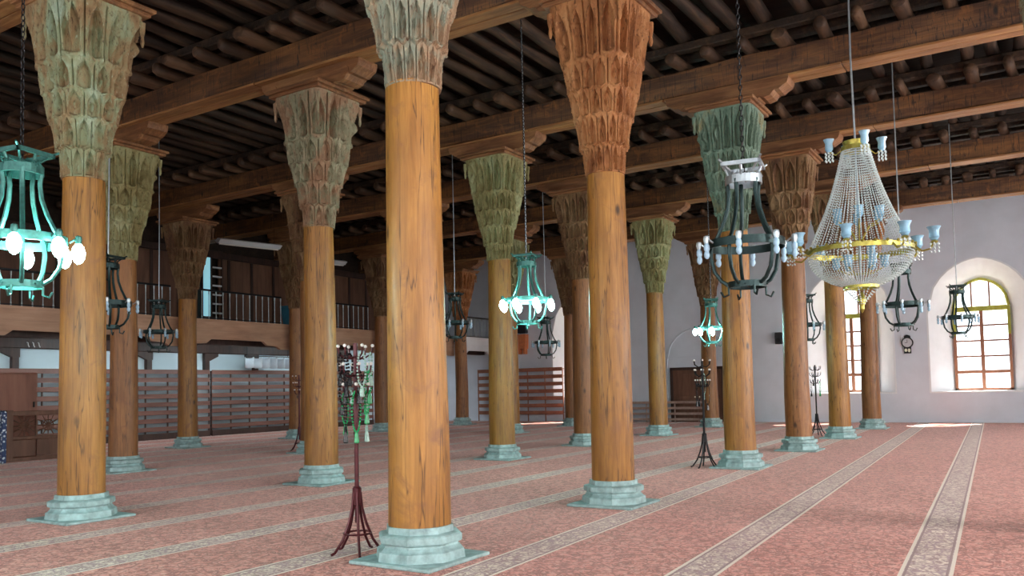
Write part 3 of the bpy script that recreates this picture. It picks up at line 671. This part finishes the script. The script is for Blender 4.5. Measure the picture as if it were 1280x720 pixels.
# ------------------------------------------------------------------ chandeliers
def iron_proto(lit, silver=False):
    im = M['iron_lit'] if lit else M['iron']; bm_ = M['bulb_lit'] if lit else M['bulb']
    t = empty('iron_chandelier', (0, 0, 0))
    g = G().band(.18, .014, .60, .68, 24)
    g.box(-.19, .19, -.19, -.165, .77, .81).box(-.19, .19, .165, .19, .77, .81).box(-.19, -.165, -.19, .19, .77, .81).box(.165, .19, -.19, .19, .77, .81)
    for k in range(4):
        a = PI/2*k; g.tube([(.175*math.cos(a), .175*math.sin(a), .66), (.15*math.cos(a), .15*math.sin(a), .72), (.18*math.cos(a), .18*math.sin(a), .79)], .014, 6)
    for sx in (-1, 1):
        for sy in (-1, 1):
            g.tube([(sx*.12, sy*.12, .66), (sx*.10, sy*.10, .72), (sx*.17, sy*.17, .80), (sx*.22, sy*.20, .83)], .012, 6)
        g.box(-.16, .16, sx*.05-.01, sx*.05+.01, .70, .72)
    obj('crown', g, M['steel'] if silver else im, t, smooth=False)
    for k in range(5):
        a = 2*PI*k/5+.3; c, s = math.cos(a), math.sin(a)
        pts = [(r*c, r*s, z) for r, z in ((.165, .64), (.150, .52), (.165, .38), (.21, .24), (.275, .10), (.335, .01), (.36, .04))]
        obj('strap', G().tube(pts, .021, 6), im, t)
        pts = [(r*c, r*s, z) for r, z in ((.335, .01), (.345, -.10), (.315, -.25), (.25, -.35), (.18, -.395))]
        obj('lower_strap', G().tube(pts, .019, 6), im, t)
    g = G().band(.375, .014, -.04, .04, 40); obj('hoop', g, im, t)
    g = G().band(.185, .012, -.43, -.37, 24).box(-.2, .2, -.012, .012, -.41, -.395).box(-.012, .012, -.2, .2, -.41, -.395)
    for k in range(4):
        a = PI/2*k+.5; c, s = math.cos(a), math.sin(a)
        g.tube([(.19*c, .19*s, -.42), (.19*c, .19*s, -.50), (.24*c, .24*s, -.52), (.27*c, .27*s, -.47)], .011, 5)
    obj('lower_ring', g, im, t, smooth=False)
    for k in range(8):
        a = 2*PI*k/8; c, s = math.cos(a), math.sin(a)
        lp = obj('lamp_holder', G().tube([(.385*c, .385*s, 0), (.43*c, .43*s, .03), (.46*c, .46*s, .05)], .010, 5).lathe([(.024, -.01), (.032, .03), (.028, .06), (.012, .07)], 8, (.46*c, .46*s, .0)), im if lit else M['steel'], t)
        g = G(); q = (.46*c, .46*s)
        if lit: g.lathe([(.018, 0), (.045, -.03), (.06, -.08), (.055, -.13), (.035, -.17), (.010, -.19)], 12, (*q, -.005))
        else: g.lathe([(.016, 0), (.028, -.025), (.030, -.06), (.020, -.08), (.030, -.11), (.026, -.135), (.010, -.155)], 10, (*q, -.005))
        obj('bulb', g, bm_, lp)
    return t
dark_p = iron_proto(False); silver_p = iron_proto(False, True); lit_p = iron_proto(True); used = {id(dark_p): False, id(lit_p): False, id(silver_p): False}
def chandelier(x, y, z, lit, chain, label, rz=0., scale=1.):
    p = lit_p if lit else (silver_p if chain else dark_p)
    if not used[id(p)]: c = p; used[id(p)] = True
    else: c = copy_tree(p)
    c.location = (x, y, z); c.rotation_euler.z = rz; c.scale = (scale,)*3
    tag(c, label, 'chandelier', 'iron hoop chandeliers', 'thing')
    zt = (8.14-z)/scale
    g = G()
    if chain:
        zz = .72; k = 0
        while zz < zt:
            lk = [(.016*math.cos(a) if k % 2 else 0, 0 if k % 2 else .016*math.cos(a), zz+.035+.032*math.sin(a)) for a in np.linspace(0, 2*PI, 8, endpoint=False)]
            g.tube(lk, .006, 4, True); zz += .052; k += 1
    else: g.tube([(0, 0, .70), (.02, 0, (zt+.7)/2), (0, 0, zt)], .012, 6)
    nm = 'hanging_chain' if chain else 'hanging_rod'
    obj(nm, g, M['blackiron'] if chain else M['steel'], c)
    if lit:
        li = bpy.data.lights.new('lamp_glow', 'POINT'); li.energy = 120; li.color = (.45, 1., .93); li.shadow_soft_size = .15
        lo = bpy.data.objects.new('lamp_glow', li); C.objects.link(lo); lo.location = (x, y, z-.12)
    return c
chandelier(3.95, 7.72, 3.02, True, True, 'large lit iron chandelier on a chain at the left edge', .2)
chandelier(12.7, 7.7, 3.16, True, False, 'lit iron chandelier in front of the olive toned middle column', .1)
chandelier(22.6, 7.7, 3.15, True, False, 'small lit chandelier above the black coat stand near the right columns', .3)
chandelier(8.2, 2.42, 2.97, False, True, 'dark iron chandelier with unlit pale bulbs hanging in front of the grey teal capital column', .15)
chandelier(8.30, 13.4, 3.18, False, False, 'unlit iron chandelier half hidden behind the left golden column', .2)
chandelier(13.15, 19.0, 3.22, False, False, 'small unlit chandelier hanging before the gallery left of a column', .5)
chandelier(18.3, 13.4, 3.40, False, False, 'unlit chandelier just right of the largest column, before the reddish gallery column', .3)
chandelier(23.3, 13.45, 3.04, False, False, 'small dark chandelier hanging before the far slatted rack', 0)
chandelier(18.0, 2.25, 3.08, False, False, 'unlit chandelier below right of the crystal chandelier, above the wall clock', .1)
chandelier(23.9, 1.72, 3.15, False, False, 'dark chandelier hanging in front of the rightmost arched window', .25)
chandelier(23.1, 5.25, 3.12, False, False, 'dark chandelier seen partly between two columns by the left arched window', .6)

def crystal(x, y, z):
    t = empty('crystal_chandelier', (x, y, z), label='large crystal chandelier with gold rings and blue tulip shades', cat='chandelier', kind='thing')
    obj('top_ring', G().band(.19, .02, 1.42, 1.49, 32).lathe([(.15, 1.49), (.17, 1.56), (.13, 1.50)], 16, cap=False), M['gold'], t)
    g = G().band(.70, .02, -.01, .045, 56).band(.67, .015, .045, .06, 56)
    for k in range(28):
        a = 2*PI*k/28; g.ball((.705*math.cos(a), .705*math.sin(a), .06), .022, 6, 4)
    obj('main_ring', g, M['gold'], t)
    obj('stem', G().lathe([(.010, -.5), (.014, -.3), (.022, 0), (.012, .2), (.018, .7), (.012, 1.0), (.014, 1.5), (.008, 1.6)], 10), M['steel'], t)
    for k in range(8):
        a = 2*PI*k/8; c, s = math.cos(a), math.sin(a)
        g = G().tube([(.69*c, .69*s, .02), (.78*c, .78*s, -.06), (.88*c, .88*s, -.04), (.93*c, .93*s, .05)], .014, 6).lathe([(.03, 0), (.05, .02), (.02, .05)], 8, (.93*c, .93*s, .03)); ar = obj('lamp_arm', g, M['gold'], t)
        obj('glass_shade', G().lathe([(.035, .05), (.065, .09), (.06, .15), (.065, .19), (.09, .23)], 12, (.93*c, .93*s, .02), cap=False), M['shade'], ar)
        g = G()
        for q in range(6):
            b = 2*PI*q/6
            for w in range(3): g.ball((.93*c+.055*math.cos(b), .93*s+.055*math.sin(b), .02-.05*w), .014-.002*w, 5, 4, 1.5)
        obj('drop', g, M['crystal'], ar)
    for k in range(4):
        a = 2*PI*k/4+.5; c, s = math.cos(a), math.sin(a)
        g = G().tube([(.18*c, .18*s, 1.45), (.27*c, .27*s, 1.38), (.35*c, .35*s, 1.42)], .010, 6); ar = obj('top_arm', g, M['gold'], t)
        obj('glass_shade', G().lathe([(.03, 1.42), (.055, 1.46), (.05, 1.54), (.075, 1.60)], 12, (.36*c, .36*s, 0), cap=False), M['shade'], ar)
        g = G()
        for q in range(6):
            b = 2*PI*q/6
            for w in range(3): g.ball((.36*c+.05*math.cos(b), .36*s+.05*math.sin(b), 1.40-.05*w), .014, 5, 4, 1.5)
        obj('drop', g, M['crystal'], ar)
    for k in range(6):
        a = 2*PI*k/6+.2; c, s = math.cos(a), math.sin(a)
        ar = obj('inner_arm', G().tube([(.02*c, .02*s, .15), (.15*c, .15*s, .35), (.3*c, .3*s, .42)], .010, 6), M['gold'], t)
        obj('glass_shade', G().lathe([(.03, .44), (.055, .48), (.05, .55), (.07, .60)], 12, (.31*c, .31*s, 0), cap=False), M['shade'], ar)
        a += .5; c, s = math.cos(a), math.sin(a)
        ar = obj('inner_arm', G().tube([(.02*c, .02*s, -.3), (.15*c, .15*s, -.30), (.3*c, .3*s, -.22)], .010, 6), M['gold'], t)
        obj('glass_shade', G().lathe([(.03, -.22), (.055, -.18), (.05, -.11), (.07, -.06)], 12, (.31*c, .31*s, 0), cap=False), M['shade'], ar)
    def strand(pts, step, r):
        g = G(); d = [0]
        for p, q in zip(pts[:-1], pts[1:]): d.append(d[-1]+math.dist(p, q))
        n = int(d[-1]/step)
        for i in range(n):
            s = d[-1]*(i+.5)/n; k = max(j for j in range(len(d)-1) if d[j] <= s); f = (s-d[k])/(d[k+1]-d[k])
            c = [pts[k][j]+(pts[k+1][j]-pts[k][j])*f for j in range(3)]
            g.add([(c[0], c[1], c[2]+r*1.25), (c[0]+r, c[1], c[2]), (c[0], c[1]+r, c[2]), (c[0]-r, c[1], c[2]), (c[0], c[1]-r, c[2]), (c[0], c[1], c[2]-r*1.25)],
                  [(0, 1, 2), (0, 2, 3), (0, 3, 4), (0, 4, 1), (5, 2, 1), (5, 3, 2), (5, 4, 3), (5, 1, 4)])
        return g
    up = [(.18+(.67-.18)*q**1.0-.055*math.sin(PI*q), 0, 1.44-1.37*q) for q in np.linspace(0, 1, 9)]
    dn = [(.68*math.cos(q*1.25)+.0, 0, -.02-.44*math.sin(q*1.25)/math.sin(1.25)) for q in np.linspace(0, 1, 9)]
    um = mesh('bead_strand', strand(up, .036, .0125), M['crystal'], False); dm = mesh('bowl_strand', strand(dn, .036, .0125), M['crystal'], False)
    for k in range(60):
        o = obj('bead_strand', um, None, t); o.rotation_euler.z = 2*PI*k/60
    for k in range(88):
        o = obj('bowl_strand', dm, None, t); o.rotation_euler.z = 2*PI*(k+.5)/88
    obj('bottom_ring', G().band(.235, .02, -.50, -.45, 32), M['gold'], t)
    g = G()
    for k in range(10):
        a = 2*PI*k/10
        for w in range(8): 
            r = .22*(1-w/9.)**1.2; g.ball((r*math.cos(a), r*math.sin(a), -.50-.03*w), .013, 5, 4)
    obj('bottom_beads', g, M['crystal'], t); obj('finial', G().lathe([(.02, -.55), (.05, -.62), (.06, -.68), (.03, -.74), (.035, -.79), (.005, -.84)], 12), M['gold'], t)
    obj('cable', G().tube([(0, 0, 1.58), (-.03, .01, 2.8), (0, 0, 8.14-z)], .014, 6), M['steel'], t)
    return t
crystal(12.3, 2.05, 3.37)

# ------------------------------------------------------------------ coat stands hung with prayer beads
def stand(x, y, m, label, rz, hgt=2.08):
    t = empty('coat_stand', (x, y, 0), rz, label=label, cat='stand', group='tripod coat stands hung with prayer beads', kind='thing')
    obj('pole', G().tube([(0, 0, .30), (0, 0, hgt)], .022, 10), m, t)
    obj('collar', G().lathe([(.03, .46), (.045, .48), (.045, .64), (.03, .66)], 12), m, t)
    for k in range(5):
        a = 2*PI*k/5; c, s = math.cos(a), math.sin(a)
        obj('leg', G().tube([(.035*c, .035*s, .60), (.05*c, .05*s, .45), (.09*c, .09*s, .30), (.155*c, .155*s, .14), (.235*c, .235*s, .03), (.275*c, .275*s, .014)], .014, 7), m, t)
    obj('leg_ring', G().ring(.135, .010, 24, (0, 0, .20), 6), m, t)
    for (z, r, n) in ((2.0, .16, 6), (1.82, .15, 6), (1.62, .13, 6)):
        for k in range(n):
            a = 2*PI*k/n+z; c, s = math.cos(a), math.sin(a)
            h = obj('hook', G().tube([(.02*c, .02*s, z-.06), (.08*c, .08*s, z-.08), (r*c, r*s, z-.03), ((r+.01)*c, (r+.01)*s, z+.04)], .009, 6), m, t)
            obj('hook_tip', G().ball(((r+.01)*c, (r+.01)*s, z+.05), .018, 8, 6), M['ball'], h)
    return t
def beads_mesh(m, Lh, w, tassel=True):
    g = G(); n = max(18, int(Lh*2/.022))
    for i in range(n):
        a = 2*PI*i/n; g.ball((w*math.sin(a), .004*math.sin(5*a), -Lh/2+Lh/2*math.cos(a)), .0115, 6, 4)
    g.lathe([(.012, 0), (.02, -.03), (.028, -.10), (.02, -.11)], 6, (0, 0, -Lh))
    return mesh('prayer_beads', g, m, True)
BM = {(c, i): beads_mesh(M['bead_'+c], (.22, .33, .40)[i], (.03, .04, .045)[i]) for c in ('green', 'pale', 'black') for i in range(3)}
def hang(x, y, rz, which, place):
    for q, (z, k, c, i) in enumerate(which):
        z = {1.4: 1.62, 1.7: 1.82}.get(z, z); r = {2.0: .16, 1.82: .15, 1.62: .13}[z]; a = 2*PI*k/6+z+rz
        word = {'green': 'bright green', 'pale': 'pale green', 'black': 'black'}[c]; ln = ('short', 'long', 'longest')[i]
        tier = {2.0: 'top', 1.82: 'middle', 1.62: 'lowest'}[z]
        o = obj('prayer_beads', BM[(c, i)], None, None, (x+(r-.01)*math.cos(a), y+(r-.01)*math.sin(a), z-.02)); o.rotation_euler.z = a+1.2
        tag(o, '%s %s prayer bead string on %s hooks of %s' % (ln, word, tier, place), 'prayer beads', 'prayer beads on the %s' % place, 'thing')
stand(6.2, 5.78, M['maroon'], 'maroon coat stand hung with green prayer beads, standing left of the largest column', .2)
hang(6.2, 5.78, .2, [(1.4, 0, 'green', 1), (1.4, 2, 'green', 2), (1.4, 4, 'pale', 2), (1.4, 5, 'black', 1), (1.7, 1, 'black', 0), (1.7, 3, 'green', 0), (1.7, 5, 'pale', 0), (2.0, 1, 'black', 1), (2.0, 3, 'pale', 0), (2.0, 5, 'black', 0), (1.4, 3, 'green', 0), (1.4, 1, 'black', 2), (1.7, 0, 'black', 1), (1.7, 2, 'black', 0), (1.7, 4, 'green', 1), (2.0, 0, 'black', 0), (2.0, 2, 'pale', 1)], 'maroon coat stand')
stand(15.5, 5.5, M['blackiron'], 'black coat stand left of the grey teal capital column', .5)
hang(15.5, 5.5, .5, [(1.4, 0, 'black', 1), (1.4, 2, 'black', 2), (1.7, 4, 'pale', 2), (1.4, 5, 'black', 1)], 'black coat stand in mid hall')
stand(25.5, 5.62, M['blackiron'], 'far black coat stand seen between two columns near the left arched window', .1)
hang(25.5, 5.62, .1, [(1.4, 0, 'black', 1), (1.4, 3, 'green', 1), (1.7, 1, 'black', 0)], 'far black coat stand')
stand(16.35, 17.35, M['maroon'], 'coat stand mostly hidden behind the pale brown capital column', .4)

# ------------------------------------------------------------------ light
def area(name, loc, rot, sx, sy, e, col, portal=False):
    l = bpy.data.lights.new(name, 'AREA'); l.shape = 'RECTANGLE'; l.size = sx; l.size_y = sy; l.energy = e; l.color = col
    o = bpy.data.objects.new(name, l); C.objects.link(o); o.location = loc; o.rotation_euler = rot
    if portal: l.cycles.is_portal = True
    return o
for w in SW: area('daylight_window', (w[0], YS-.95, 3.4), (PI/2, 0, 0), 2.5, 4.3, 520, (1., .96, .92))
for w in WW: area('daylight_window', (XW-.95, w[0], 3.4), (PI/2, 0, -PI/2), 2.5, 4.3, 260 if w[0] < 12 else 90, (1., .95, .90))
for w in WOUT: area('window_portal', (XE+1.05, w[0], 3.2), (PI/2, 0, PI/2), 1.9, 4.3, 1, (1, 1, 1), True)
sl = bpy.data.lights.new('sun', 'SUN'); sl.energy = 30; sl.angle = .009; sl.color = (1., .93, .84)
so = bpy.data.objects.new('sun', sl); C.objects.link(so); so.rotation_euler = Vector((.58, -.25, .77)).to_track_quat('Z', 'Y').to_euler()
w = bpy.data.worlds.new('sky'); sc.world = w; w.use_nodes = True
bg = w.node_tree.nodes['Background']; bg.inputs[0].default_value = (.86, .93, 1., 1); bg.inputs[1].default_value = 3.8
sc.view_settings.view_transform = 'Standard'; sc.view_settings.look = 'None'; sc.view_settings.gamma = 1.; sc.view_settings.use_curve_mapping = False
sc.view_settings.exposure = 0.
sc.cycles.use_denoising = True
sc.cycles.max_bounces = 8; sc.cycles.diffuse_bounces = 5; sc.cycles.transparent_max_bounces = 12; sc.cycles.sample_clamp_indirect = 8
